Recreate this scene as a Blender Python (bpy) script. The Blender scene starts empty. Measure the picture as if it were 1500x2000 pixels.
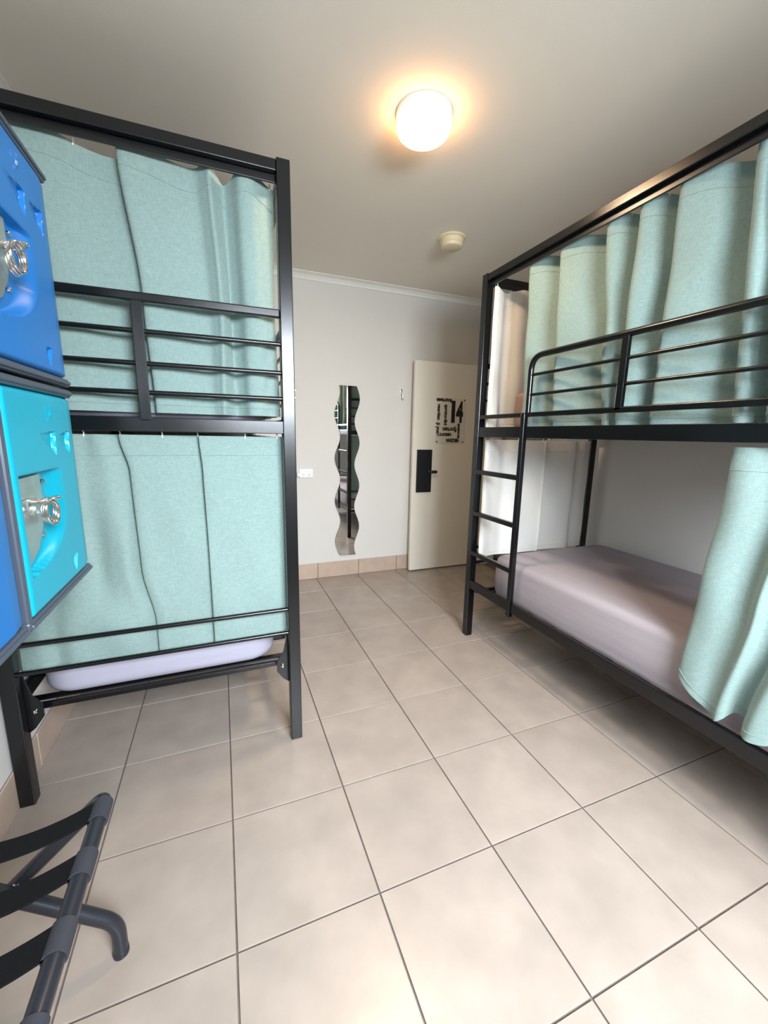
import bpy, bmesh, math, random
from mathutils import Vector, Matrix
random.seed(7)
C = bpy.context.scene.collection
SC = bpy.context.scene
U = 0.4                      # one floor tile = 0.4 m; coordinates below are in tiles
# ------------------------------------------------------------------ camera
cam_d = bpy.data.cameras.new('camera'); cam = bpy.data.objects.new('camera', cam_d); C.objects.link(cam)
cam_d.sensor_fit = 'HORIZONTAL'; cam_d.sensor_width = 36; cam_d.lens = 794.6 / 1500 * 36
cam_d.clip_start = 0.02
def cam_matrix(yaw, pit, rol, loc):
    cy, sy, cp, sp = math.cos(yaw), math.sin(yaw), math.cos(pit), math.sin(pit)
    f = Vector((sy*cp, cy*cp, -sp)); r = Vector((cy, -sy, 0)); u = r.cross(f)
    c, s = math.cos(rol), math.sin(rol)
    R_, U_ = c*r + s*u, -s*r + c*u
    m = Matrix.Identity(4)
    for i in range(3):
        m[i][0], m[i][1], m[i][2], m[i][3] = R_[i], U_[i], -f[i], loc[i]
    return m
cam.matrix_world = cam_matrix(0.3801, 0.1874, 0.0185, Vector((0.0735, -3.2624, 3.344)) * U)
SC.camera = cam
# ------------------------------------------------------------------ world, lights, exposure
w = bpy.data.worlds.new('world'); SC.world = w; w.use_nodes = True
wn = w.node_tree; wtc = wn.nodes.new('ShaderNodeTexCoord'); wsx = wn.nodes.new('ShaderNodeSeparateXYZ'); wr_ = wn.nodes.new('ShaderNodeValToRGB')
wn.links.new(wtc.outputs['Generated'], wsx.inputs[0]); wn.links.new(wsx.outputs['Z'], wr_.inputs[0]); wn.links.new(wr_.outputs[0], wn.nodes['Background'].inputs[0])
wr_.color_ramp.elements[0].position = 0.0; wr_.color_ramp.elements[0].color = (0.10, 0.11, 0.09, 1)      # ground outside
wr_.color_ramp.elements[1].position = 0.03; wr_.color_ramp.elements[1].color = (0.75, 0.87, 1.0, 1)      # pale sky
wn.nodes['Background'].inputs[1].default_value = 1.6
SC.view_settings.view_transform = 'Standard'; SC.view_settings.look = 'None'
SC.view_settings.exposure = 1.0; SC.view_settings.gamma = 1.0; SC.view_settings.use_curve_mapping = False
WX0, WX1, WZ0, WZ1 = 0.2, 3.3, 1.7, 5.4        # glazed opening in the wall behind the camera
YR = -4.6                                        # rear wall
ld = bpy.data.lights.new('window_daylight', 'AREA'); ld.shape = 'RECTANGLE'
ld.size = (WX1-WX0)*U; ld.size_y = (WZ1-WZ0)*U; ld.energy = 235; ld.color = (0.84, 0.92, 1.0)
lo = bpy.data.objects.new('window_daylight', ld); C.objects.link(lo)
lo.location = ((WX0+WX1)/2*U, (YR-1.6)*U, 5.8*U); lo.rotation_euler = (math.radians(90-15), 0, 0)

# ------------------------------------------------------------------ materials
def mat(name, col, rough=0.5, metal=0.0, noise=0.0, nscale=8.0, bump=0.0, bscale=60.0, spec=0.5,
        emit=None, estr=0.0, stretch=None, objvar=0.0, sheen=0.0, coat=0.0):
    m = bpy.data.materials.new(name); m.use_nodes = True
    nt = m.node_tree; b = nt.nodes['Principled BSDF']; L = nt.links
    b.inputs['Roughness'].default_value = rough; b.inputs['Metallic'].default_value = metal
    b.inputs['Specular IOR Level'].default_value = spec
    b.inputs['Base Color'].default_value = (*col, 1)
    if sheen: b.inputs['Sheen Weight'].default_value = sheen
    if coat: b.inputs['Coat Weight'].default_value = coat; b.inputs['Coat Roughness'].default_value = 0.15
    if emit: b.inputs['Emission Color'].default_value = (*emit, 1); b.inputs['Emission Strength'].default_value = estr
    tc = nt.nodes.new('ShaderNodeTexCoord'); mp = nt.nodes.new('ShaderNodeMapping')
    L.new(tc.outputs['Object'], mp.inputs['Vector'])
    if stretch: mp.inputs['Scale'].default_value = stretch
    colsock = None
    if noise:
        n = nt.nodes.new('ShaderNodeTexNoise'); n.inputs['Scale'].default_value = nscale; n.inputs['Detail'].default_value = 6
        L.new(mp.outputs[0], n.inputs['Vector'])
        if objvar:
            oi = nt.nodes.new('ShaderNodeObjectInfo'); mm = nt.nodes.new('ShaderNodeVectorMath'); mm.operation = 'MULTIPLY_ADD'
            L.new(oi.outputs['Random'], mm.inputs[0]); mm.inputs[1].default_value = (37, 53, 11)
            L.new(mp.outputs[0], mm.inputs[2]); L.new(mm.outputs[0], n.inputs['Vector'])
        mx = nt.nodes.new('ShaderNodeMix'); mx.data_type = 'RGBA'
        mr = nt.nodes.new('ShaderNodeMapRange'); mr.inputs[1].default_value = .3; mr.inputs[2].default_value = .7
        L.new(n.outputs['Fac'], mr.inputs[0]); L.new(mr.outputs[0], mx.inputs[0])
        mx.inputs[6].default_value = (*[c*(1-noise) for c in col], 1); mx.inputs[7].default_value = (*[min(1, c*(1+noise)) for c in col], 1)
        colsock = mx.outputs[2]
        if objvar:
            hs = nt.nodes.new('ShaderNodeHueSaturation'); mr2 = nt.nodes.new('ShaderNodeMapRange')
            mr2.inputs[3].default_value = 1-objvar; mr2.inputs[4].default_value = 1+objvar
            L.new(oi.outputs['Random'], mr2.inputs[0]); L.new(mr2.outputs[0], hs.inputs['Value']); L.new(colsock, hs.inputs['Color'])
            colsock = hs.outputs[0]
        L.new(colsock, b.inputs['Base Color'])
    if bump:
        n2 = nt.nodes.new('ShaderNodeTexNoise'); n2.inputs['Scale'].default_value = bscale; n2.inputs['Detail'].default_value = 4
        L.new(mp.outputs[0], n2.inputs['Vector'])
        bp = nt.nodes.new('ShaderNodeBump'); bp.inputs['Strength'].default_value = bump; bp.inputs['Distance'].default_value = 0.002
        L.new(n2.outputs['Fac'], bp.inputs['Height']); L.new(bp.outputs[0], b.inputs['Normal'])
    return m
def linen(name, c1, c2):
    m = bpy.data.materials.new(name); m.use_nodes = True
    nt = m.node_tree; b = nt.nodes['Principled BSDF']; L = nt.links
    b.inputs['Roughness'].default_value = 0.9; b.inputs['Specular IOR Level'].default_value = 0.15
    b.inputs['Sheen Weight'].default_value = 0.15
    tc = nt.nodes.new('ShaderNodeTexCoord'); acc = None
    for sc in ((900, 900, 60), (50, 50, 900)):
        mp = nt.nodes.new('ShaderNodeMapping'); mp.inputs['Scale'].default_value = sc
        n = nt.nodes.new('ShaderNodeTexNoise'); n.inputs['Scale'].default_value = 1; n.inputs['Detail'].default_value = 3
        L.new(tc.outputs['Object'], mp.inputs[0]); L.new(mp.outputs[0], n.inputs['Vector'])
        if acc is None: acc = n.outputs['Fac']
        else:
            a = nt.nodes.new('ShaderNodeMath'); a.operation = 'ADD'; L.new(acc, a.inputs[0]); L.new(n.outputs['Fac'], a.inputs[1]); acc = a.outputs[0]
    mr = nt.nodes.new('ShaderNodeMapRange'); mr.inputs[1].default_value = .75; mr.inputs[2].default_value = 1.25
    mx = nt.nodes.new('ShaderNodeMix'); mx.data_type = 'RGBA'
    L.new(acc, mr.inputs[0]); L.new(mr.outputs[0], mx.inputs[0]); mx.inputs[6].default_value = (*c1, 1); mx.inputs[7].default_value = (*c2, 1)
    L.new(mx.outputs[2], b.inputs['Base Color'])
    bp = nt.nodes.new('ShaderNodeBump'); bp.inputs['Strength'].default_value = .25; bp.inputs['Distance'].default_value = .0008
    L.new(acc, bp.inputs['Height']); L.new(bp.outputs[0], b.inputs['Normal'])
    return m
M = {}
M['wall'] = mat('wall_paint', (0.66, 0.635, 0.59), 0.85, noise=.015, nscale=3, bump=.15, bscale=250)
M['ceil'] = mat('ceiling_paint', (0.86, 0.80, 0.69), 0.9, noise=.015, nscale=2, bump=.2, bscale=300)
M['cornice'] = mat('cornice_paint', (0.80, 0.78, 0.72), 0.8)
M['tile'] = mat('floor_tile_glaze', (0.34, 0.283, 0.24), 0.26, noise=.09, nscale=7, bump=.05, bscale=40, objvar=.035, spec=.45)
M['skirt'] = mat('skirting_tile_glaze', (0.50, 0.38, 0.30), 0.35, noise=.08, nscale=12, objvar=.04)
M['grout'] = mat('grout', (0.15, 0.115, 0.10), 0.95, noise=.15, nscale=30)
M['black'] = mat('black_powder_coat', (0.0025, 0.003, 0.004), 0.24, bump=.06, bscale=900, spec=.52)
M['teal_linen'] = linen('teal_linen', (0.195, 0.28, 0.26), (0.28, 0.375, 0.35))
M['lining'] = linen('curtain_lining', (0.66, 0.64, 0.59), (0.74, 0.72, 0.67))
M['sheet'] = mat('sheet_skylight_tint', (0.36, 0.345, 0.42), 0.85, noise=.03, nscale=20, bump=.7, bscale=14, stretch=(.25, 1, 1.6))  # pale lilac sheet with the bluish cast of the daylight put into its colour
M['sheet3'] = mat('sheet_mauve_light_tint', (0.36, 0.315, 0.335), 0.85, noise=.03, nscale=20, bump=1.0, bscale=16, stretch=(1.2, .12, 1.4))  # copy of the lower-bunk sheet, light's mauve cast on the right painted in
M['sheet2'] = mat('mauve_sheet', (0.30, 0.19, 0.17), 0.9, noise=.04, nscale=20, bump=.3, bscale=30)
M['door'] = mat('door_paint', (0.82, 0.77, 0.67), 0.55, noise=.01, nscale=5)
M['white'] = mat('white_plastic', (0.82, 0.82, 0.80), 0.35)
M['cream'] = mat('cream_plastic', (0.78, 0.68, 0.44), 0.45)
M['blk'] = mat('black_lock_plate', (0.008, 0.008, 0.010), 0.45)
M['print'] = mat('black_print', (0.012, 0.012, 0.014), 0.6)
M['acrylic'] = mat('sign_acrylic', (0.76, 0.71, 0.62), 0.12, coat=.6)
M['mirror'] = mat('mirror_silver', (0.86, 0.88, 0.87), 0.015, metal=1.0)
M['glassedge'] = mat('mirror_edge', (0.10, 0.13, 0.12), 0.2)
M['metal'] = mat('galvanised_steel', (0.62, 0.62, 0.60), 0.32, metal=1.0, noise=.12, nscale=25)
M['chrome'] = mat('chrome', (0.80, 0.79, 0.77), 0.10, metal=1.0)
M['blue'] = mat('blue_plastic', (0.0, 0.135, 0.45), 0.36, noise=.04, nscale=6, spec=.5)
M['cyan'] = mat('turquoise_plastic', (0.0, 0.32, 0.46), 0.36, noise=.04, nscale=6, spec=.5)
M['grey'] = mat('slate_plastic', (0.055, 0.068, 0.095), 0.36)
M['tube'] = mat('graphite_tube', (0.026, 0.028, 0.036), 0.32, metal=.25)
M['strap'] = mat('black_webbing', (0.004, 0.004, 0.005), 0.9, bump=.4, bscale=500, spec=.2)
M['loop'] = mat('grey_webbing_loop', (0.03, 0.03, 0.04), 0.8, bump=.5, bscale=500, stretch=(1, 6, 1))
M['shaft'] = mat('dark_track', (0.006, 0.006, 0.007), 0.3)
M['alu'] = mat('white_window_frame', (0.75, 0.75, 0.75), 0.4)
M['lamp'] = mat('opal_diffuser_lit', (0.9, 0.85, 0.75), 0.4, emit=(1.0, 0.50, 0.20), estr=8.5)
g = bpy.data.materials.new('clear_glass'); g.use_nodes = True; gn = g.node_tree
gb = gn.nodes['Principled BSDF']; gb.inputs['Transmission Weight'].default_value = 1; gb.inputs['Roughness'].default_value = 0; gb.inputs['IOR'].default_value = 1.01
M['glass'] = g

# ------------------------------------------------------------------ mesh building
def tag(o, label=None, cat=None, group=None, kind=None):
    if label: o['label'] = label
    if cat: o['category'] = cat
    if group: o['group'] = group
    if kind: o['kind'] = kind
    return o
def wpos(o):
    return Vector(o['_w']) if '_w' in o else Vector((0, 0, 0))
ALL = []
def thing(name, loc, label, cat, group=None):
    o = bpy.data.objects.new(name, None); C.objects.link(o); o.empty_display_size = .05
    o.location = Vector(loc)*U; o['_w'] = list(Vector(loc)*U); ALL.append(o)
    return tag(o, label, cat, group)
class MB:
    def __init__(s): s.v = []; s.f = []; s.mi = []
    def add(s, vs, fs, mi=0):
        n = len(s.v); s.v += [tuple(v) for v in vs]; s.f += [tuple(i+n for i in f) for f in fs]; s.mi += [mi]*len(fs); return s
    def box(s, x0, x1, y0, y1, z0, z1, mi=0):
        vs = [(x, y, z) for z in (z0, z1) for y in (y0, y1) for x in (x0, x1)]
        return s.add(vs, [(0, 2, 3, 1), (4, 5, 7, 6), (0, 1, 5, 4), (2, 6, 7, 3), (0, 4, 6, 2), (1, 3, 7, 5)], mi)
    def tube(s, path, r, n=12, closed=False, rz=None, caps=True, mi=0):
        P = [Vector(p) for p in path]; k = len(P); rings = []; prev = None
        for i in range(k):
            if closed: t = (P[(i+1) % k]-P[i-1])
            else: t = P[min(i+1, k-1)]-P[max(i-1, 0)]
            t.normalize()
            if prev is None:
                a = Vector((0, 0, 1)) if abs(t.z) < .9 else Vector((1, 0, 0))
                nx = t.cross(a).normalized()
            else: nx = (prev - t*prev.dot(t)).normalized()
            prev = nx; ny = t.cross(nx)
            rr = r[i] if isinstance(r, (list, tuple)) else r
            rings.append([P[i] + nx*math.cos(2*math.pi*j/n)*rr + ny*math.sin(2*math.pi*j/n)*(rz if rz else rr) for j in range(n)])
        vs = [v for ring in rings for v in ring]; fs = []
        for i in range(k if closed else k-1):
            for j in range(n):
                a, b = i*n, ((i+1) % k)*n
                fs.append((a+j, a+(j+1) % n, b+(j+1) % n, b+j))
        if not closed and caps:
            fs.append(tuple(reversed(range(n)))); fs.append(tuple((k-1)*n+j for j in range(n)))
        return s.add(vs, fs, mi)
    def lathe(s, prof, cx, cy, axis='z', n=40, mi=0, base=0):
        vs = []; fs = []; k = len(prof)
        for r, h in prof:
            for j in range(n):
                a = 2*math.pi*j/n; c, d = r*math.cos(a), r*math.sin(a)
                if axis == 'z': vs.append((cx+c, cy+d, h))
                elif axis == 'y': vs.append((cx+c, h, cy+d))
                else: vs.append((h, cx+c, cy+d))
        for i in range(k-1):
            for j in range(n): fs.append((i*n+j, i*n+(j+1) % n, (i+1)*n+(j+1) % n, (i+1)*n+j))
        fs.append(tuple(range(n))[::-1]); fs.append(tuple((k-1)*n+j for j in range(n)))
        return s.add(vs, fs, mi)
    def prism(s, pts, lo, hi, axis='z', mi=0):
        n = len(pts)
        def P(p, h): return {'z': (p[0], p[1], h), 'y': (p[0], h, p[1]), 'x': (h, p[0], p[1])}[axis]
        vs = [P(p, lo) for p in pts] + [P(p, hi) for p in pts]
        fs = [tuple(range(n))[::-1], tuple(range(n, 2*n))] + [(i, (i+1) % n, n+(i+1) % n, n+i) for i in range(n)]
        return s.add(vs, fs, mi)
    def build(s, name, m, parent=None, smooth=False, bevel=0, fix=True, kind=None, label=None):
        ms = m if isinstance(m, (list, tuple)) else [m]
        if parent is not None: o0 = wpos(parent)
        else:
            xs = list(zip(*s.v)); o0 = Vector(((min(xs[0])+max(xs[0]))/2, (min(xs[1])+max(xs[1]))/2, min(xs[2])))*U
        me = bpy.data.meshes.new(name)
        me.from_pydata([tuple(Vector(v)*U - o0) for v in s.v], [], s.f)
        for mm in ms: me.materials.append(mm)
        for p, i in zip(me.polygons, s.mi): p.material_index = i
        if fix:
            bm = bmesh.new(); bm.from_mesh(me); bmesh.ops.recalc_face_normals(bm, faces=bm.faces); bm.to_mesh(me); bm.free()
        if smooth:
            for p in me.polygons: p.use_smooth = True
        o = bpy.data.objects.new(name, me); C.objects.link(o); ALL.append(o)
        if parent is not None: o.parent = parent; o['_w'] = list(o0)
        else: o.location = o0; o['_w'] = list(o0)
        if bevel:
            b = o.modifiers.new('bevel', 'BEVEL'); b.width = bevel*U; b.segments = 2; b.limit_method = 'ANGLE'; b.angle_limit = math.radians(40)
        if smooth:
            try: me.set_sharp_from_angle(angle=math.radians(42))
            except Exception: pass
        if kind: o['kind'] = kind
        if label: o['label'] = label
        return o
def box(name, b, m, parent=None, bevel=.006, **k): return MB().box(*b).build(name, m, parent, bevel=bevel, **k)
def tube(name, path, r, m, parent=None, n=14, **k): return MB().tube(path, r, n).build(name, m, parent, smooth=True, **k)
def smoothpath(pts, sub=6):
    P = [Vector(p) for p in pts]; out = []
    for i in range(len(P)-1):
        p0, p1, p2, p3 = P[max(i-1, 0)], P[i], P[i+1], P[min(i+2, len(P)-1)]
        for k in range(sub):
            t = k/sub
            out.append(0.5*((2*p1)+(p2-p0)*t+(2*p0-5*p1+4*p2-p3)*t*t+(3*p1-p0-3*p2+p3)*t**3))
    out.append(P[-1]); return out
def fillet(pts, r, seg=6):
    P = [Vector(p) for p in pts]; out = [P[0]]
    for i in range(1, len(P)-1):
        a = (P[i-1]-P[i]); b = (P[i+1]-P[i]); d = min(r, a.length*.49, b.length*.49)
        A = P[i]+a.normalized()*d; B = P[i]+b.normalized()*d
        for k in range(seg+1):
            t = k/seg; out.append((1-t)**2*A + 2*t*(1-t)*P[i] + t*t*B)
    out.append(P[-1]); return out

# ------------------------------------------------------------------ room shell
XL, XR, YB, H = -1.79, 6.42, 5.79, 6.56
WT = .35
# floor: grout bed with every tile on it
bed = MB().box(XL-WT, XR+WT, YR-WT, YB+WT, -.3, -.014).build('floor', M['grout'], kind='structure')
GAP = .006
full = None
def cuts(lo, hi):
    e = [lo] + [i for i in range(math.ceil(lo+.001), math.floor(hi-.001)+1)] + [hi]
    return list(zip(e[:-1], e[1:]))
for (xa, xb) in cuts(XL, XR):
    for (ya, yb) in cuts(YR, YB):
        isfull = abs(xb-xa-1) < 1e-6 and abs(yb-ya-1) < 1e-6
        if isfull and full is not None:
            o = full.copy(); C.objects.link(o); o.location = full.location + Vector((xa-fx, ya-fy, 0))*U
        else:
            o = MB().box(xa+GAP, xb-GAP, ya+GAP, yb-GAP, -.014, 0).build('tile', M['tile'], bed, bevel=.004)
            if isfull: full = o; fx, fy = xa, ya
def struct(name, b, m): return MB().box(*b).build(name, m, kind='structure')
struct('wall_left', (XL-WT, XL, YR-WT, YB+WT, 0, H), M['wall'])
struct('wall_back', (XL, XR, YB, YB+WT, 0, H), M['wall'])
# right wall with the doorway
DY0, DY1, DZ = 3.40, 5.50, 5.06
mb = MB(); mb.box(XR, XR+WT, YR-WT, DY0, 0, H); mb.box(XR, XR+WT, DY1, YB+WT, 0, H); mb.box(XR, XR+WT, DY0, DY1, DZ, H)
mb.build('wall_right', M['wall'], kind='structure')
mb = MB(); mb.box(XR+WT, XR+2.4, DY0-1, DY0-.9, 0, 5.5); mb.box(XR+WT, XR+2.4, DY1+.5, DY1+.6, 0, 5.5); mb.box(XR+2.4, XR+2.5, DY0-1, DY1+.6, 0, 5.5); mb.box(XR+WT, XR+2.5, DY0-1, DY1+.6, 5.5, 5.6)
mb.build('wall_corridor', M['wall'], kind='structure')
struct('floor_corridor', (XR+WT, XR+2.5, DY0-1, DY1+.6, -.3, 0), M['tile'])
mb = MB(); mb.box(XR-.02, XR+WT, DY0, DY0+.08, 0, DZ); mb.box(XR-.02, XR+WT, DY1-.03, DY1, 0, DZ); mb.box(XR-.02, XR+WT, DY0, DY1, DZ-.08, DZ)
mb.build('trim_5', M['door'], kind='structure')
# rear wall with the glazed opening
mb = MB(); mb.box(XL, WX0, YR-WT, YR, 0, H); mb.box(WX1, XR, YR-WT, YR, 0, H); mb.box(WX0, WX1, YR-WT, YR, 0, WZ0); mb.box(WX0, WX1, YR-WT, YR, WZ1, H)
mb.build('wall_rear', M['wall'], kind='structure')
win = MB()
for a in (WX0, (WX0+WX1)/2-.06, WX1-.12): win.box(a, a+.12, YR-.22, YR-.08, WZ0, WZ1)
win.box(WX0, WX1, YR-.22, YR-.08, WZ0, WZ0+.14); win.box(WX0, WX1, YR-.22, YR-.08, WZ1-.12, WZ1)
wf = win.build('window_1', M['alu'], kind='structure')
struct('ceiling', (XL-WT, XR+WT, YR-WT, YB+WT, H, H+.3), M['ceil'])
# cornices (cove profile) as trim
cv = [(0, 0), (0, -.12), (.02, -.12), (.03, -.09), (.07, -.045), (.12, -.02), (.15, -.015), (.15, 0)]
MB().prism([(YB-a, H+b) for a, b in cv], XL, XR, 'x').build('trim_1', M['cornice'], kind='structure')
MB().prism([(XL+a, H+b) for a, b in cv], YR, YB, 'y').build('trim_2', M['cornice'], kind='structure')
MB().prism([(XR-a, H+b) for a, b in cv], YR, YB, 'y').build('trim_3', M['cornice'], kind='structure')
MB().prism([(YR+a, H+b) for a, b in cv], XL, XR, 'x').build('trim_4', M['cornice'], kind='structure')
# skirting tiles: grout backing with each tile on it
BH = .262
def skirt(name, axis, wall, sign, lo, hi, off, h):
    if axis == 'y': back = MB().box(lo, hi, min(wall, wall+sign*.008), max(wall, wall+sign*.008), 0, h-.004)
    else: back = MB().box(min(wall, wall+sign*.008), max(wall, wall+sign*.008), lo, hi, 0, h-.004)
    b = back.build(name, M['grout'], kind='structure')
    e = [lo]; x = lo
    k = math.floor(lo-off)+1+off
    while k < hi-.02:
        if k > lo+.02: e.append(k)
        k += 1.0
    e.append(hi)
    for a, c in zip(e[:-1], e[1:]):
        p, q = sorted((wall+sign*.008, wall+sign*.024))
        m = MB()
        if axis == 'y': m.box(a+GAP, c-GAP, p, q, .004, h)
        else: m.box(p, q, a+GAP, c-GAP, .004, h)
        m.build('tile', M['skirt'], b, bevel=.004)
BH = .37
skirt('baseboard_back', 'y', YB, -1, XL, XR, .04, BH)
skirt('baseboard_left', 'x', XL, 1, YR, YB-.03, .28, BH)
skirt('baseboard_right', 'x', XR, -1, YR, DY0, .3, BH)

# ------------------------------------------------------------------ door
door = thing('door_1', (5.32, 5.555, .03), None, None); del_keys = None
door['kind'] = 'structure'
DF = 5.51
box('door_leaf', (4.285, 6.36, DF, DF+.09, .03, 5.03), M['door'], door, bevel=.006)
lp = box('lock_plate', (4.385, 4.79, DF-.03, DF, 1.99, 3.015), M['blk'], door, bevel=.01)
hd = MB(); hd.lathe([(.045, DF-.03), (.045, DF-.09), (.03, DF-.10)], 4.72, 2.49, 'y', 20)
hd.tube(fillet([(4.72, DF-.08, 2.49), (4.72, DF-.13, 2.49), (4.87, DF-.13, 2.49)], .04), .035, 12)
hd.build('door_handle', M['blk'], door, smooth=True)
box('latch_strip', (4.281, 4.286, DF+.025, DF+.065, 2.35, 2.62), M['metal'], door, bevel=0)
for z in (.6, 2.5, 4.5):
    MB().tube([(6.385, DF-.01, z-.12), (6.385, DF-.01, z+.12)], .02, 10).build('hinge', M['metal'], door, smooth=True)
# door sign with its words
sign = thing('door_sign', (5.26, DF-.012, 3.16), 'clear rectangular sign with big 14 and number words on the open white door', 'sign')
SX0, SX1, SZ0, SZ1 = 4.855, 5.66, 3.165, 4.235
box('panel', (SX0, SX1, DF-.014, DF, SZ0, SZ1), M['acrylic'], sign, bevel=.004)
for (a, b) in ((SX0+.04, SZ0+.04), (SX1-.04, SZ0+.04), (SX0+.04, SZ1-.04), (SX1-.04, SZ1-.04)):
    MB().lathe([(.018, DF-.014), (.018, DF-.024), (.01, DF-.028)], a, b, 'y', 12).build('screw', M['print'], sign, smooth=True)
def word(txt, x, z, size, rot=0.0, sx=1.0, bold=.0, parent=None, y=DF-.0145):
    cu = bpy.data.curves.new('w', 'FONT'); cu.body = txt; cu.size = size*U; cu.align_x = 'CENTER'; cu.align_y = 'CENTER'
    cu.extrude = .0006; cu.offset = bold*U; cu.resolution_u = 3
    tmp = bpy.data.objects.new('w', cu); C.objects.link(tmp)
    dg = bpy.context.evaluated_depsgraph_get(); me = bpy.data.meshes.new_from_object(tmp.evaluated_get(dg))
    bpy.data.objects.remove(tmp)
    m = Matrix.Rotation(math.radians(90), 4, 'X') @ Matrix.Rotation(rot, 4, 'Z') @ Matrix.Diagonal((sx, 1, 1, 1))
    me.transform(Matrix.Translation(Vector((x, y, z))*U - wpos(parent)) @ m)
    me.materials.clear(); me.materials.append(M['print'])
    o = bpy.data.objects.new('lettering', me); C.objects.link(o); o.parent = parent
    o['label'] = 'black lettering reading ' + txt
    return o
P = math.pi
word('1', 5.32, 3.89, .66, 0, .75, .035, sign); word('4', 5.50, 3.89, .66, 0, .55, .03, sign)
word('fourteen', 5.06, 4.175, .12, P, 1.0, .007, sign)
word('veertien', 4.93, 3.90, .11, -P/2, 1.0, .007, sign)
word('quattordici', 5.12, 3.84, .11, -P/2, 1.0, .007, sign)
word('ji yon', 4.92, 3.52, .12, -P/2, 1.0, .007, sign)
word('fjorten', 5.24, 3.50, .15, P, .95, .007, sign)
word('catorce', 5.10, 3.37, .13, P, 1.0, .007, sign)
word('quatorze', 5.50, 3.47, .10, -P/2, 1.0, .007, sign)
word('VIERZEHN', 5.34, 3.245, .11, P, .72, .008, sign)

# ------------------------------------------------------------------ wavy mirror, hook, outlet, ceiling fittings
zs = [.50 + (4.40-.50)*i/90 for i in range(91)]
PERZ = .975
def wave(z): return .075*math.cos(2*math.pi*(z-3.92)/PERZ)
L_ = [(2.50 - .0 - wave(z)*1.0 + 0, z) for z in zs]; R_ = [(3.03 + wave(z+.44)*.75, z) for z in zs]
L_ = [(2.52 - .065*math.cos(2*math.pi*(z-3.78)/PERZ), z) for z in zs]
R_ = [(2.98 + .06*math.cos(2*math.pi*(z-4.12)/PERZ), z) for z in zs]
mir = MB(); n = len(zs); yf, yb = YB-.035, YB-.012
vs = []; 
for (a, z), (b, _) in zip(L_, R_): vs += [(a, yf, z), (b, yf, z), (a, yb, z), (b, yb, z)]
fs = []; mi = []
for i in range(n-1):
    k = 4*i
    fs += [(k, k+1, k+5, k+4), (k+2, k+6, k+7, k+3), (k, k+4, k+6, k+2), (k+1, k+3, k+7, k+5)]; mi += [0, 1, 1, 1]
fs += [(0, 2, 3, 1), (4*n-4, 4*n-3, 4*n-1, 4*n-2)]; mi += [1, 1]
mr = thing('wavy_mirror', (2.75, YB, .5), 'tall narrow mirror with wavy edges on the far wall', 'mirror')
mir.add(vs, fs); mir.mi = mi
mir.build('glass', [M['mirror'], M['glassedge']], mr)
MB().box(2.62, 2.90, YB-.012, YB, 1.0, 3.9).build('backing_pad', M['white'], mr)

hk = thing('wall_hook', (4.07, YB, 4.12), 'small grey coat hook high on the far wall between mirror and door', 'hook')
box('hook_plate', (4.045, 4.095, YB-.01, YB, 4.22, 4.40), M['metal'], hk, bevel=.004)
tube('hook_prong', fillet([(4.07, YB-.01, 4.34), (4.07, YB-.06, 4.30), (4.07, YB-.07, 4.17), (4.07, YB-.12, 4.17), (4.07, YB-.13, 4.24)], .03), .012, M['metal'], hk, n=8)
MB().lathe([(.012, YB-.0), (.012, YB-.012), (.006, YB-.014)], 4.075, 4.15, 'y', 10).build('screw', M['metal'], hk, smooth=True)

ot = thing('power_outlet', (1.8, YB, 2.36), 'white double power outlet on the far wall beside the left bunk', 'outlet')
box('face_plate', (1.655, 1.955, YB-.03, YB, 2.375, 2.57), M['white'], ot, bevel=.01)
for cx in (1.74, 1.87):
    box('switch', (cx-.02, cx+.02, YB-.038, YB-.03, 2.50, 2.54), M['white'], ot, bevel=.003)
    sm = MB()
    for dx, rz in ((-.018, .4), (.018, -.4)):
        sm.tube([(cx+dx, YB-.031, 2.44), (cx+dx+.012*rz, YB-.031, 2.465)], .003, 6)
    sm.tube([(cx, YB-.031, 2.40), (cx, YB-.031, 2.42)], .003, 6)
    sm.build('socket_slot', M['print'], ot)
box('plug', (1.60, 1.66, YB-.09, YB-.0, 2.41, 2.49), M['white'], ot, bevel=.01)

LX, LY = 2.17, 1.09
lt = thing('ceiling_light', (LX, LY, H-.26), 'round opal ceiling light glowing warm white', 'light')
MB().lathe([(.285, H), (.285, H-.035), (.275, H-.045)], LX, LY, 'z', 56).build('base_ring', M['white'], lt, smooth=True)
dp = [(.272, H-.045), (.278, H-.07), (.276, H-.13), (.262, H-.17), (.235, H-.195), (.19, H-.212), (.12, H-.222), (.04, H-.225)]
MB().lathe(dp, LX, LY, 'z', 56).build('diffuser', M['lamp'], lt, smooth=True)
bl = bpy.data.lights.new('lamp_bulb_light', 'AREA'); bl.shape = 'DISK'; bl.size = .5*U; bl.energy = 9; bl.color = (1.0, .76, .52)
blo = bpy.data.objects.new('lamp_bulb_light', bl); C.objects.link(blo); blo.location = Vector((LX, LY, H-.24))*U
sd = thing('smoke_detector', (3.80, 3.27, H-.16), 'cream round smoke detector on the ceiling nearer the far wall', 'smoke detector')
MB().lathe([(.225, H), (.225, H-.025), (.21, H-.035)], 3.80, 3.27, 'z', 48).build('base', M['cream'], sd, smooth=True)
MB().lathe([(.195, H-.035), (.19, H-.10), (.183, H-.105), (.18, H-.115), (.172, H-.15), (.155, H-.16), (.03, H-.16)], 3.80, 3.27, 'z', 48).build('cover', M['cream'], sd, smooth=True)

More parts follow.
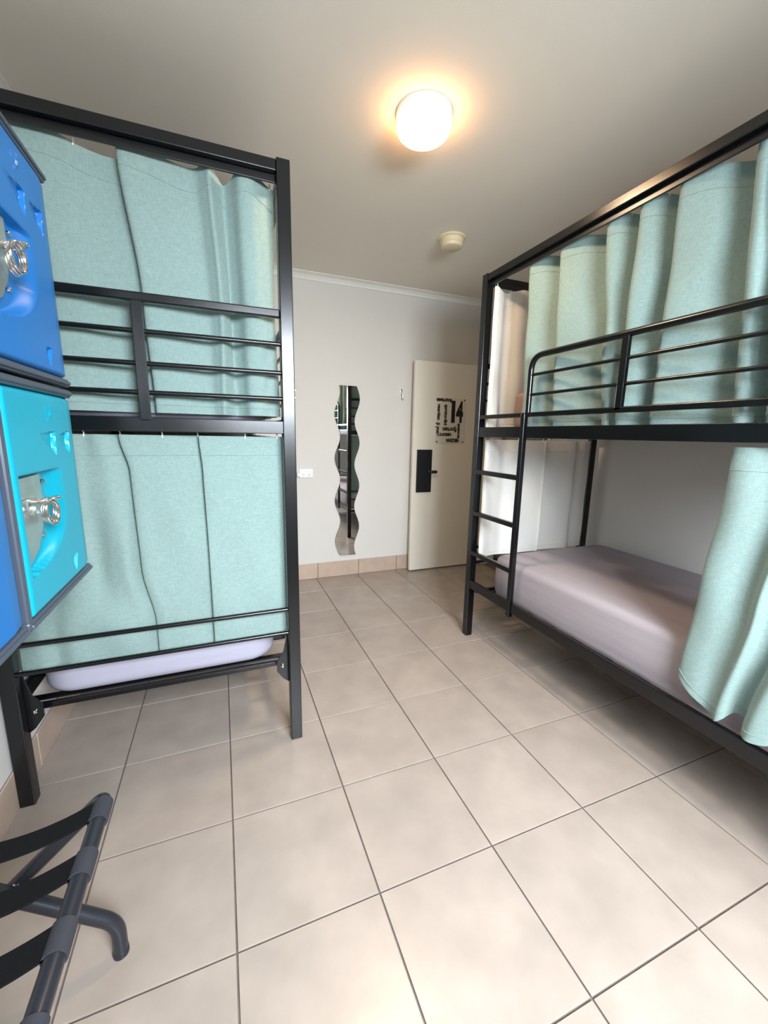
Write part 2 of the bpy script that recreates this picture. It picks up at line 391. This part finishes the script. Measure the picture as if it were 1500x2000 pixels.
# ------------------------------------------------------------------ bunk beds
PW = .118
def bolt(x, y, z, axis, parent, s=1):
    r = .018
    if axis == 'x': MB().lathe([(r, x), (r, x+s*.012), (r*.5, x+s*.016)], y, z, 'x', 12).build('bolt', M['chrome'], parent, smooth=True)
    else: MB().lathe([(r, y), (r, y+s*.012), (r*.5, y+s*.016)], x, z, 'y', 12).build('bolt', M['chrome'], parent, smooth=True)
def bunk(label, X0, X1, Y0, Y1, top, end_y, long_x, ladder_at):
    """X0..X1, Y0..Y1 outer faces. end_y: 0 = guard bars on the Y0 end too."""
    b = thing('bunk_bed', ((X0+X1)/2, (Y0+Y1)/2, 0), label, 'bunk bed', 'black steel bunk beds')
    m = M['black']; w_ = PW
    for x in (X0, X1-w_):
        for y in (Y0, Y1-w_):
            box('post', (x, x+w_, y, y+w_, 0, top), m, b, bevel=.008)
    t0, t1 = top-.10, top-.012
    a = .03
    for y in (Y0+a*.4, Y1-w_+a): box('top_rail', (X0+w_, X1-w_, y, y+.08, t0, t1), m, b)
    for x in (X0+a*.4 if long_x < 0 else X0+a, X1-w_+a): box('top_rail', (x, x+.08, Y0+w_, Y1-w_, t0, t1), m, b)
    # curtain tracks just inside the top rails and the upper bed rails
    for z in (top-.165, 3.345):
        zz = z
        for y in (Y0+.072, Y1-.097): box('curtain_track', (X0+w_, X1-w_, y, y+.025, zz, zz+.06), M['shaft'], b, bevel=.004)
        for x in (X0+.072, X1-.097): box('curtain_track', (x, x+.025, Y0+w_, Y1-w_, zz, zz+.06), M['shaft'], b, bevel=.004)
    # bed bases: upper and lower
    for z0, z1 in ((3.335, 3.455), (.865, .975)) :
        for x in (X0+.01, X1-.06): box('side_rail', (x, x+.05, Y0+w_, Y1-w_, z0, z1+(.03 if x < 2 or True else 0)), m, b)
        for y in ((Y0+.01, Y1-.06) if z0 > 2 else (Y0+.20, Y1-.25)):
            box('end_rail', (X0+.06, X1-.06, y, y+.05, z0 if z0 > 2 else .812, z1 if z0 > 2 else .862), m, b)
        k = 11
        for i in range(k):
            yy = Y0+.35+(Y1-Y0-.7)*i/(k-1)
            box('slat', (X0+.06, X1-.06, yy-.035, yy+.035, z1-.03 if z0 > 2 else .835, z1-.01 if z0 > 2 else .855), m, b, bevel=0)
    # end guards
    def hbar(n, xa, xb, y, z, r=.021, rz=None): MB().tube([(xa, y, z), (xb, y, z)], r, 12).build(n, m, b, smooth=True)
    for (yy, s) in ((Y0+.03, 1), (Y1-.03, -1)):
        box('guard_rail', (X0+w_, X1-w_, yy-.025, yy+.03, 4.372, 4.445), m, b, bevel=.012)
        for z in (4.15, 3.895, 3.66): hbar('guard_bar', X0+w_, X1-w_, yy+.01, z)
        xc = (X0+X1)/2
        box('guard_stile', (xc-.043, xc+.043, yy-.03, yy+.0, 3.43, 4.38), m, b, bevel=.006)
        for z in (1.53, 1.268): hbar('guard_bar', X0+w_, X1-w_, yy+.01, z, .022)
    return b
BL = bunk('black steel bunk bed on the left, behind the blue lockers', -1.768, .754, .775, 5.75, 5.655, 0, 1, None)
BR = bunk('black steel bunk bed on the right with a ladder, near the open door', 3.79, 6.31, -2.80, 2.295, 5.675, 0, -1, None)
m = M['black']
# brackets at the lower corners of the beds
for b, (x, sx), y, sy in ((BL, (-1.65, 1), .893, 1), (BL, (.636, -1), .893, 1)):
    MB().prism([(x, 1.25), (x, .66), (x+sx*.05, .70), (x+sx*.12, .80), (x+sx*.12, .92), (x+sx*.05, 1.02)], y-.02, y, 'y').build('bracket', m, b, bevel=.003)
    bolt(x+sx*.06, y-.02, .86, 'y', b, -1)
    bolt(x+sx*.0, .85, 1.27, 'x', b, sx)
for z in (3.60, 3.56):
    pass
bolt(.754, .83, 3.75, 'x', BL); bolt(.754, .83, 3.68, 'x', BL)
# sloping side channel of the left bed seen past the mattress
# long-side guards. Left bed: on its aisle side
def long_guard(b, xf, y_far, y_near, s, z0=3.635):
    """s=-1 room side is -x"""
    xx = xf
    path = fillet([(xx, y_far, z0), (xx, y_far, 4.36), (xx, y_near, 4.36)], .16, 8)
    MB().tube(path, .036, 14).build('guard_rail', m, b, smooth=True)
# right bed
gx = 3.825
MB().tube(fillet([(gx, 1.13, 3.64), (gx, 1.13, 4.36), (gx, -2.68, 4.36)], .19, 10), .036, 14).build('guard_rail', m, BR, smooth=True)
MB().box(gx-.03, gx+.03, -2.68, 2.18, 3.605, 3.665).build('guard_rail', m, BR, bevel=.012)
for z in (4.13, 3.885): MB().tube([(gx, 1.13, z), (gx, -2.68, z)], .019, 12).build('guard_bar', m, BR, smooth=True)
for y in (-.205, -1.55): MB().box(gx-.03, gx+.02, y-.036, y+.036, 3.63, 4.36).build('guard_stile', m, BR, bevel=.006)
# ladder of the right bed: inner stile and rungs to the post
MB().box(3.775, 3.845, 1.135, 1.205, .80, 3.66).build('ladder_stile', m, BR, bevel=.01)
for z in (2.80, 2.135, 1.475): MB().box(3.785, 3.845, 1.20, 2.18, z-.035, z+.035).build('ladder_rung', m, BR, bevel=.008)
# same on the left bed's aisle side
gx2 = .72
MB().tube(fillet([(gx2, 4.5, 3.64), (gx2, 4.5, 4.36), (gx2, .90, 4.36)], .19, 10), .036, 14).build('guard_rail', m, BL, smooth=True)
for z in (4.13, 3.885, 3.64): MB().tube([(gx2, 4.5, z), (gx2, .90, z)], .019, 12).build('guard_bar', m, BL, smooth=True)

# ------------------------------------------------------------------ mattresses
def slab(name, x0, x1, y0, y1, z0, z1, rc, re, m, label, cat='mattress', group=None, sag=0.0, seed=1):
    rnd = random.Random(seed)
    seg = 8; out = []
    cs = [(x1-rc, y1-rc, 0), (x0+rc, y1-rc, 90), (x0+rc, y0+rc, 180), (x1-rc, y0+rc, 270)]
    for k, (cx, cy, a0) in enumerate(cs):
        for i in range(seg+1):
            a = math.radians(a0+90*i/seg); out.append((cx, cy, math.cos(a), math.sin(a)))
        nx, ny = cs[(k+1) % 4][:2]
        a = math.radians(a0+90)
        for i in range(1, 24):
            t = i/24; out.append((cx+(nx-cx)*t, cy+(ny-cy)*t, math.cos(a), math.sin(a)))
    n = len(out); prof = []
    for i in range(7):
        a = math.radians(-90+90*i/6); prof.append((rc-re+re*math.cos(a), z0+re+re*math.sin(a)))
    prof.append((rc+.006, (z0+z1)/2))
    for i in range(7):
        a = math.radians(90*i/6); prof.append((rc-re+re*math.cos(a), z1-re+re*math.sin(a)))
    for ins in (.25, .5, .8): prof.append((rc-re-(ins), z1+.006))
    vs = []; fs = []
    for q, (rr, z) in enumerate(prof):
        for j, (cx, cy, c, s) in enumerate(out):
            wob = .004*math.sin(j*.7+q) if 6 < q < 8 else 0
            px, py = cx+c*(rr+wob), cy+s*(rr+wob)
            if q >= len(prof)-3:
                f = -(rr)/1.2 + .25
                mx, my = (x0+x1)/2, (y0+y1)/2
                tt = min(.9, (rc-re-rr)/((x1-x0)/2)); bx, by = cx+c*(rc-re), cy+s*(rc-re)
                px, py = bx+(mx-bx)*tt, by+(my-by)*tt*.4
            vs.append((px, py, z))
    k = len(prof)
    for i in range(k-1):
        for j in range(n): fs.append((i*n+j, i*n+(j+1) % n, (i+1)*n+(j+1) % n, (i+1)*n+j))
    fs.append(tuple(range(n))[::-1]); fs.append(tuple((k-1)*n+j for j in range(n)))
    mb = MB().add(vs, fs)
    o = mb.build(name, m, smooth=True); tag(o, label, cat, group); return o
slab('mattress', -1.625, .53, 1.03, 5.60, .868, 1.42, .30, .10, M['sheet'], 'pale lilac sheeted mattress, tinted bluish for daylight, on the lower bunk of the left bed')
slab('mattress', 3.96, 6.22, -2.62, 1.83, .90, 1.53, .18, .10, M['sheet3'], 'pale lilac sheeted mattress, tinted mauve for the light there, on the open lower bunk at right')
slab('mattress', -1.60, .52, 1.07, 5.60, 3.46, 3.74, .2, .08, M['sheet'], 'mattress on the upper bunk of the left bed, mostly behind the curtain')
slab('mattress', 4.14, 6.22, -2.62, 1.86, 3.46, 3.98, .12, .08, M['sheet2'], 'brownish mauve mattress on the upper bunk at right, one corner showing beside the white curtain')

# ------------------------------------------------------------------ curtains
def cr(P, sub):
    out = []
    n = len(P)
    for i in range(n-1):
        p0, p1, p2, p3 = P[max(i-1, 0)], P[i], P[i+1], P[min(i+2, n-1)]
        for k in range(sub):
            t = k/sub
            out.append(tuple(.5*((2*b)+(c-a)*t+(2*a-5*b+4*c-d)*t*t+(3*b-a-3*c+d)*t**3) for a, b, c, d in zip(p0, p1, p2, p3)))
    out.append(tuple(P[-1])); return out
def curtain(name, keys, ztop, zbot, axis, base, label, lining_sign, group=None, sub=7, rows=44, hooks=(), hem=.18, wr=.006, seed=0, m1=None):
    """keys: [(t, [(a, d), ...])]; ztop/zbot: lists per control point; axis 'x' = runs along x, d along y (negative = towards camera side)
       lining_sign: +1 lining on +d side"""
    rnd = random.Random(seed)
    npt = len(keys[0][1])
    zt = cr([(z,) for z in ztop], sub); zb = cr([(z,) for z in zbot], sub)
    cols = (npt-1)*sub+1
    ph = [rnd.uniform(0, 6.28) for _ in range(6)]
    G = []
    for r in range(rows+1):
        t = r/rows
        for i in range(len(keys)-1):
            if keys[i][0] <= t <= keys[i+1][0]+1e-9:
                u = (t-keys[i][0])/(keys[i+1][0]-keys[i][0]); u = u*u*(3-2*u)
                A, B = keys[i][1], keys[i+1][1]; break
        ctrl = [((1-u)*a[0]+u*b[0], (1-u)*a[1]+u*b[1]) for a, b in zip(A, B)]
        row = cr(ctrl, sub)
        rr = []
        for c, (a, d) in enumerate(row):
            z = zt[c][0]*(1-t)+zb[c][0]*t
            d2 = d + wr*(math.sin(a*7+t*5+ph[0])*math.sin(t*9+ph[1]) + .6*math.sin(a*13-t*11+ph[2]))*min(1, t*3)
            rr.append(Vector((a, base+d2, z)) if axis == 'x' else Vector((base+d2, a, z)))
        G.append(rr)
    R = rows+1
    nrm = []
    for r in range(R):
        for c in range(cols):
            du = G[r][min(c+1, cols-1)]-G[r][max(c-1, 0)]; dv = G[min(r+1, R-1)][c]-G[max(r-1, 0)][c]
            nn = du.cross(dv)
            nrm.append(nn.normalized() if nn.length > 1e-9 else Vector((0, 0, 0)))
    # orientation: make normals consistent by construction; flip so that on average they point to -d (front)
    s = sum(v.y if axis == 'x' else v.x for v in nrm)
    flip = -1 if s > 0 else 1       # front normal points to negative d
    th = .010
    front = [G[r][c] for r in range(R) for c in range(cols)]
    back = [G[r][c] - nrm[r*cols+c]*flip*th for r in range(R) for c in range(cols)]
    vs = front+back; N = R*cols; fs = []; mi = []
    fm, bmi = (0, 1) if lining_sign > 0 else (1, 0)
    for r in range(rows):
        for c in range(cols-1):
            a, b_, c_, d_ = r*cols+c, r*cols+c+1, (r+1)*cols+c+1, (r+1)*cols+c
            fs.append((a, b_, c_, d_)); mi.append(fm)
            fs.append((N+a, N+d_, N+c_, N+b_)); mi.append(bmi)
    for c in range(cols-1):
        for r in (0, rows):
            a, b_ = r*cols+c, r*cols+c+1; fs.append((a, N+a, N+b_, b_)); mi.append(fm)
    for r in range(rows):
        for c in (0, cols-1):
            a, b_ = r*cols+c, (r+1)*cols+c; fs.append((a, b_, N+b_, N+a)); mi.append(fm)
    ct = thing(name, (G[0][cols//2].x, G[0][cols//2].y, G[rows][cols//2].z), label, 'curtain', group)
    mb = MB().add(vs, fs); mb.mi = mi
    mb.build('fabric', [m1 or M['teal_linen'], M['lining']], ct, smooth=True, fix=True)
    # stitched hem lines as thin raised seams, top and bottom
    for z_off, top_ in ((hem, True), (.07, False)):
        rr = None
        L0 = []
        for c in range(cols):
            z0, z1 = G[0][c].z, G[rows][c].z
            zz = z0-z_off if top_ else z1+z_off
            t = (z0-zz)/(z0-z1)*rows; i = min(rows-1, max(0, int(t))); f = t-i
            p = G[i][c]*(1-f)+G[i+1][c]*f; nn = nrm[i*cols+c]*flip
            L0.append(p + nn*(.0015 if lining_sign > 0 else .0015))
        MB().tube(L0, .0028, 4).build('seam', m1 or M['teal_linen'] if lining_sign > 0 else M['lining'], ct)
    for a in hooks:
        best = min(range(cols), key=lambda c: abs((G[0][c].x if axis == 'x' else G[0][c].y)-a))
        p = G[0][best]
        q = p+Vector((0, 0, .03))
        MB().tube([p+Vector((0, 0, -.02)), p+Vector((.004, 0, .01)), q], .006, 8).build('hook', M['white'], ct, smooth=True)
    return ct
GL = 'teal curtains on the left bunk'; GR = 'teal curtains on the right bunk'
# -- left bunk, upper, on the end facing the room
T = [(-1.66, .02), (-1.45, -.02), (-1.2, -.03), (-.98, -.02), (-.82, .03), (-.66, .07), (-.56, .06), (-.575, -.02), (-.53, -.05), (-.36, -.03), (-.15, .0), (-.02, .02), (.05, -.02), (.10, -.05), (.16, .02), (.21, .06), (.27, .02), (.33, -.05), (.42, -.06), (.50, -.02), (.57, .03), (.635, .04)]
ZT = [5.52, 5.545, 5.55, 5.535, 5.50, 5.49, 5.50, 5.56, 5.575, 5.555, 5.515, 5.52, 5.55, 5.56, 5.51, 5.47, 5.50, 5.56, 5.565, 5.545, 5.53, 5.50]
T = [(a, d*(1.3 if a > 0 else 1.1)) for a, d in T]
B1 = [(a+(.10 if -.7 < a < -.3 else .02 if a > .2 else .05), d*.95) for a, d in T]
B2 = [(a+(.13 if -.7 < a < -.3 else 0.03), d*.8) for a, d in T]; B2[-1] = (.64, .02); B1[-1] = (.615, .03); B2[-2] = (.60, .0); B1[-2] = (.585, .0)
curtain('curtain', [(0, T), (.55, B1), (1, B2)], ZT, [3.50]*len(T), 'x', .958, 'teal linen curtain across the upper bunk end of the left bed', 1, GL, hooks=(-.87, -.30, .07, .60), seed=1)
# -- left bunk, lower
T = [(-1.66, .03), (-1.5, -.02), (-1.3, -.03), (-1.1, -.02), (-1.0, -.01), (-.9, -.04), (-.80, .0), (-.74, .05), (-.70, .05), (-.745, -.02), (-.70, -.045), (-.5, -.02), (-.3, .0), (-.15, .035), (-.09, .04), (-.115, -.02), (-.07, -.035), (.15, -.02), (.4, -.015), (.645, .01)]
def sh(T, f): return [(a+f(a)[0], d+f(a)[1]) for a, d in T]
K1 = sh(T, lambda a: (.06 if -.95 < a < -.65 else 0, .0))
K1 = [(a+(.02 if -.2 < a < 0 else 0), d) for a, d in K1]
K2 = list(T); K2 = [(a, d) for a, d in T]
K2[3] = (-1.2, -.035); K2[4] = (-1.02, .05); K2[5] = (-.88, -.03); K2[6] = (-.76, -.065); K2[7] = (-.66, .05); K2[8] = (-.60, .05); K2[9] = (-.665, -.02); K2[10] = (-.60, -.045)
for i in (13, 14, 15, 16): K2[i] = (T[i][0]+.03, T[i][1])
K3 = list(K2); K3[3] = (-1.25, -.03); K3[2] = (-1.4, .03); K3[4] = (-1.0, -.06); K3[5] = (-.78, -.06); K3[6] = (-.66, -.04); K3[7] = (-.56, .05); K3[8] = (-.52, .05); K3[9] = (-.585, -.02); K3[10] = (-.52, -.04)
K4 = list(K3); K4[4] = (-1.05, -.02); K4[5] = (-.92, -.03); K4[6] = (-.72, -.02)
curtain('curtain', [(0, T), (.16, K1), (.58, K2), (.84, K3), (1, K4)], [3.305]*len(T), [1.235, 1.225, 1.22, 1.21, 1.22, 1.21, 1.19, 1.20]+[1.20]*12, 'x', .928,
        'teal linen curtain with a slanting fold across the lower bunk end of the left bed', 1, GL, hooks=(-1.0, -.75, -.42, -.12, .28, .58), seed=2, wr=.011)
# aisle side curtains of the left bunk
def pleats(y0, y1, n, amp, sk=.3):
    out = []; st = (y1-y0)/n
    for i in range(n):
        a = y0+i*st
        out += [(a, -amp*.7), (a+st*.12, -amp), (a+st*.5, -amp*.1), (a+st*.85, amp), (a+st*1.0, amp*.6)]
    return out
T = pleats(5.5, 1.09, 7, .03); B = [(a, d*1.3) for a, d in T]
curtain('curtain', [(0, T), (1, B)], [5.49]*len(T), [3.50]*len(T), 'y', .585, 'teal linen curtain along the aisle side of the left upper bunk', -1, GL, sub=4, rows=16, seed=3)
curtain('curtain', [(0, T), (1, B)], [3.30]*len(T), [1.53]*len(T), 'y', .585, 'teal linen curtain along the aisle side of the left lower bunk', -1, GL, sub=4, rows=16, seed=4)
# -- right bunk, upper, long side: panels with proud far edges
ed = [(1.42, 1.37), (.90, .80), (.27, .10), (-.10, -.08), (-.47, -.46), (-1.02, -1.15), (-1.22, -1.38), (-1.75, -1.8), (-2.6, -2.6)]
def panelprof(k, amp):
    out = []
    for i in range(len(ed)-1):
        a, b = ed[i][k], ed[i+1][k]; wd = a-b
        am = amp*min(1, wd/.4+.25)
        out += [(a+.015, -am*.35), (a-.01, -am), (a-.05-.05*wd, -am*1.05), (a-.45*wd, -am*.35), (b+.22*wd, am*.75), (b+.05*wd, am*1.05), (b-.02, am*.35)]
    return out
T = panelprof(0, .095); B = panelprof(1, .085)
ZT = []
for i in range(len(ed)-1): ZT += [5.56, 5.575, 5.585, 5.575, 5.52, 5.50, 5.53]
curtain('curtain', [(0, T), (.6, [( .4*a[0]+.6*b[0], .4*a[1]+.6*b[1]) for a, b in zip(T, B)]), (1, B)], ZT, [3.475]*len(T), 'y', 4.005,
        'teal pleated curtain drawn along the upper bunk of the right bed', 1, GR, hooks=[(e[0]-.2) for e in ed[:-1]], sub=6, rows=40, seed=5, wr=.012)
# -- right bunk, upper, far end (lining side seen)
T = [(3.90, .0), (3.94, -.03), (4.05, .0), (4.15, .04), (4.25, .02), (4.4, -.03), (4.6, .0), (4.9, .03), (5.2, -.03), (5.5, .03), (5.8, -.03), (6.13, .0)]
B = list(T); B[0] = (3.872, -.02); B[1] = (3.92, -.04); B[2] = (4.05, -.05)
curtain('curtain', [(0, T), (.7, T), (1, B)], [5.50, 5.49, 5.44, 5.44, 5.47, 5.50]+[5.5]*6, [3.475]*len(T), 'x', 2.125,
        'curtain on the far end of the right upper bunk, white lining showing', -1, GR, hooks=(3.92, 4.2, 4.6, 5.2, 5.8), seed=6)
# -- right bunk, lower, far end
T = [(3.90, .02), (3.94, -.02), (4.1, .0), (4.3, .02), (4.5, -.02), (4.75, .0), (5.0, -.02), (5.06, -.04), (5.09, .02), (5.2, .03), (5.5, .01), (5.7, -.03), (5.8, .02), (5.95, .0), (6.1, .03)]
B = list(T); B[0] = (3.865, -.03); B[1] = (3.92, -.05)
curtain('curtain', [(0, T), (.7, T), (1, B)], [3.30]*len(T), [1.38, 1.40]+[1.42]*13, 'x', 2.10,
        'curtain on the far end of the right lower bunk behind the ladder, white lining showing', -1, GR, hooks=(4.0, 4.5, 5.0, 5.5, 6.0), seed=7)
# -- right bunk, lower, bunched near end
T = [(-1.215, .03), (-1.25, -.03), (-1.36, -.04), (-1.5, .02), (-1.6, .06), (-1.66, .0), (-1.7, -.05), (-1.78, -.02), (-1.86, .05), (-1.92, .0), (-2.0, -.05), (-2.1, .03), (-2.2, -.04), (-2.3, .04), (-2.42, -.04), (-2.55, .02)]
B = [(-1.10, .02), (-1.13, -.03), (-1.24, -.04), (-1.36, -.015), (-1.43, -.04), (-1.47, -.075), (-1.51, -.06), (-1.55, .02), (-1.62, .03), (-1.65, -.05), (-1.71, -.085), (-1.80, -.05), (-1.90, .02), (-2.0, -.05), (-2.2, .02), (-2.5, -.03)]
Mid = [( .5*a[0]+.5*b[0], .5*a[1]+.5*b[1]) for a, b in zip(T, B)]
curtain('curtain', [(0, T), (.12, T), (.55, Mid), (1, B)], [3.30]*16, [1.27, 1.22, 1.13, 1.06, 1.04, 1.02, 1.06, 1.13, 1.12, 1.035, 1.02, 1.04, 1.10, 1.08, 1.08, 1.1], 'y', 3.89,
        'teal curtain bunched at the near end of the right lower bunk', 1, GR, hooks=(), sub=7, rows=46, seed=8, wr=.008)

# ------------------------------------------------------------------ lockers
def sst(x): x = max(0, min(1, x)); return x*x*(3-2*x)
def tri_d(a, b, A, B_, C_, deep):
    def e(p, q, r): return (q[0]-p[0])*(r[1]-p[1])-(q[1]-p[1])*(r[0]-p[0])
    ar = e(A, B_, C_)
    w0, w1, w2 = e(B_, C_, (a, b))/ar, e(C_, A, (a, b))/ar, e(A, B_, (a, b))/ar
    if min(w0, w1, w2) < 0: return 0
    return deep*(1-w0)*sst(min(w0, w1, w2)*22+.0)
DW, DH = .94, 1.09
def door_depth(a, b):
    d = 0
    # scooped recess round the latch plate
    if .195 < b < .685 and a > .05:
        R = .615 if b > .45 else .06+.555*math.sqrt(max(0, 1-((.45-b)/.255)**2))
        if a < R:
            rin = max(.06, R-.17) if b > .4 else R*.70
            d = -.045*sst((R-a)/max(.02, R-rin))*sst((.685-b)/.02)*sst((a-.05)/.015)
    d += tri_d(a, b, (.34, .873), (.577, .885), (.56, .755), -.022)
    d += tri_d(a, b, (.58, .86), (.80, .885), (.785, .755), -.022) * (1 if a > .635 else 0)
    d += tri_d(a, b, (.60, .135), (.70, .145), (.645, .035), -.02)
    d += tri_d(a, b, (.10, .10), (.34, .12), (.30, .05), 0)
    if a > .82: d -= .018*((a-.82)/.12)
    ed_ = min(a, DW-a, b, DH-b); d -= .03*(1-sst(ed_/.02))
    # small raised emblem: an arc and two strokes
    x, y = a-.50, b-.985
    r = math.hypot(x+.09, y-.06)
    if abs(r-.13) < .007 and x > -.02 and y < .05: d += .004
    if abs(x+.02+y*.4) < .012 and abs(y) < .022: d += .004
    if abs(x-.02+y*.4) < .010 and abs(y) < .022: d += .004
    return d
def make_locker(yn, zb, col, label, cname):
    XF, XB = -.80, XL+.03
    lk = thing('plastic_locker', ((XF+XB)/2, yn+.5, zb), label, 'locker', 'plastic lockers on the left wall')
    fr = M['grey']; W = .985; Ht = 1.19
    # body sides, back, top, bottom
    bd = MB(); bd.box(XB, XF-.06, yn+.02, yn+W-.02, zb+.02, zb+Ht-.02); bd.build('body', M[cname], lk, bevel=.02)
    # grey front frame with double ridge
    for nm, bb in (('frame_bar', (XF-.14, XF-.0, yn, yn+W, zb, zb+.05)), ('frame_bar', (XF-.14, XF-.0, yn, yn+W, zb+Ht-.05, zb+Ht)),
                   ('frame_bar', (XF-.14, XF-.0, yn, yn+.042, zb+.04, zb+Ht-.04)), ('frame_bar', (XF-.14, XF-.03, yn+W-.018, yn+W, zb+.04, zb+Ht-.04))):
        box(nm, bb, fr, lk, bevel=.012)
    for z in (zb+.012, zb+Ht-.036):
        MB().box(XF-.02, XF+.012, yn+.01, yn+W-.01, z, z+.024).build('frame_rib', fr, lk, bevel=.008)
    # door as one moulded sheet
    y0, z0 = yn+.04, zb+.05
    na, nb = 120, 144; vs = []; fs = []
    for j in range(nb+1):
        for i in range(na+1):
            a, b = DW*i/na, DH*j/nb
            vs.append((XF+.005+door_depth(a, b), y0+a, z0+b))
    for j in range(nb):
        for i in range(na):
            k = j*(na+1)+i; fs.append((k, k+1, k+na+2, k+na+1))
    N = len(vs)
    vs += [(XF-.09, y0, z0), (XF-.09, y0+DW, z0), (XF-.09, y0+DW, z0+DH), (XF-.09, y0, z0+DH)]
    c0, c1, c2, c3 = 0, na, nb*(na+1)+na, nb*(na+1)
    fs += [tuple([N, N+1]+[i for i in range(na, -1, -1)]), tuple([N+1, N+2]+[j*(na+1)+na for j in range(nb, -1, -1)]),
           tuple([N+2, N+3]+[nb*(na+1)+i for i in range(0, na+1)]), tuple([N+3, N]+[j*(na+1) for j in range(0, nb+1)]), (N+3, N+2, N+1, N)]
    dr = MB().add(vs, fs).build('door', M[cname], lk, smooth=True)
    # latch plate
    xp = XF-.037
    pl = [(.066, .66), (.37, .665), (.37, .50), (.335, .39), (.25, .29), (.12, .226), (.068, .215)]
    MB().prism([(y0+a, z0+b) for a, b in pl], xp, xp+.012, 'x').build('latch_plate', M['metal'], dr, bevel=.003)
    for a, b in ((.09, .61), (.09, .45), (.095, .25)):
        MB().lathe([(.012, xp+.012), (.010, xp+.018), (.004, xp+.021)], y0+a, z0+b, 'x', 10).build('rivet', M['chrome'], dr, smooth=True)
    for a, b in ((.42, .62), (.34, .345)):
        MB().lathe([(.013, xp-.0), (.011, xp+.012), (.004, xp+.016)], y0+a, z0+b, 'x', 10).build('rivet', M['chrome'], dr, smooth=True)
    # hasp strap with slot, the eye and hanging rings
    hs = MB(); hs.box(xp+.012, xp+.022, y0+.055, y0+.20, z0+.50, z0+.56)
    hs.build('hasp', M['chrome'], dr, bevel=.008)
    ring = [(xp+.055+.05*math.cos(t), y0+.315+.035*math.sin(t), z0+.535+.012*math.cos(t)) for t in [2*math.pi*i/28 for i in range(28)]]
    MB().tube(ring, .009, 10, closed=True).build('eye', M['chrome'], dr, smooth=True)
    for k, (dy, tilt) in enumerate(((-.03, .25), (.0, .0), (.035, -.3))):
        rr = []
        for i in range(28):
            t = 2*math.pi*i/28
            rr.append((xp+.06+dy*.6+.012*math.cos(t), y0+.305-dy+.042*math.cos(t)+tilt*.02*math.sin(t), z0+.475+.062*math.sin(t)))
        MB().tube(rr, .009, 10, closed=True).build('ring', M['chrome'], dr, smooth=True)
    for z in (zb+.25, zb+.62, zb+.93):
        MB().tube([(XF-.045, yn+W-.01, z-.06), (XF-.045, yn+W-.01, z+.06)], .02, 10).build('hinge', fr, lk, smooth=True)
    return lk
make_locker(-1.01, 2.395, 'cyan', 'turquoise plastic locker directly below the blue one', 'cyan')
make_locker(-1.01, 3.60, 'blue', 'blue plastic locker on top, above the turquoise one', 'blue')
make_locker(-2.015, 2.395, 'blue', 'blue plastic locker left of the turquoise one at the photo edge', 'blue')

# ------------------------------------------------------------------ folding luggage rack
rk = thing('luggage_rack', (-1.20, -1.4, 0), 'folding black luggage rack with webbing straps below the lockers', 'luggage rack')
rt = .043; ZR = 1.12; YF, YN = -.64, -2.16
xa, xb = -.70, -1.70
def rack_frame(xt, xf, dy, nm):
    s = 1 if xf > xt else -1
    yf, yn = YF-dy, YN+dy
    far = [(xf, yf, .02), (xf-s*.005, yf, .20), (xt+s*.05, yf, ZR-.045), (xt, yf-.0, ZR), ]
    path = [(xf, yf, .0), (xf, yf, .245), (xt, yf, ZR), (xt, yn, ZR), (xf, yn, .245), (xf, yn, .0)]
    p = fillet(path, .095, 8)
    MB().tube(p, rt, 18).build(nm, M['tube'], rk, smooth=True)
    for y in (yf, yn): MB().lathe([(rt+.004, .0), (rt+.004, .03), (rt, .035)], xf, y, 'z', 16).build('foot_cap', M['tube'], rk, smooth=True)
rack_frame(xa, xb+.04, 0.0, 'frame')
rack_frame(xb+.04, xa, .09, 'frame')
for y in (YF-.045, YN+.045):
    MB().tube([(-1.185, y-.06, .69), (-1.185, y+.06, .69)], .02, 10).build('pivot', M['chrome'], rk, smooth=True)
for yc in (-.77, -1.10, -1.44, -1.78, -2.02):
    wd = .068
    L0, L1 = xb+.04, xa
    prof = []
    for i in range(21):
        t = i/20; prof.append((L0+(L1-L0)*t, ZR+.035-.13*4*t*(1-t)*.9 - (.0)))
    vs = []; fs = []
    for (x, z) in prof:
        for y in (yc-wd, yc+wd):
            vs += [(x, y, z+.006), (x, y, z-.006)]
    for i in range(20):
        k = 4*i
        fs += [(k, k+2, k+6, k+4), (k+1, k+5, k+7, k+3), (k, k+4, k+5, k+1), (k+2, k+3, k+7, k+6)]
    fs += [(0, 1, 3, 2), (80, 82, 83, 81)]
    st = MB().add(vs, fs).build('strap', M['strap'], rk, smooth=True)
    for x in (xa, xb+.04):
        MB().tube([(x, yc-wd, ZR), (x, yc+wd, ZR)], rt+.008, 18).build('strap_loop', M['loop'], st, smooth=True)

for o in list(bpy.data.objects):
    if '_w' in o: del o['_w']
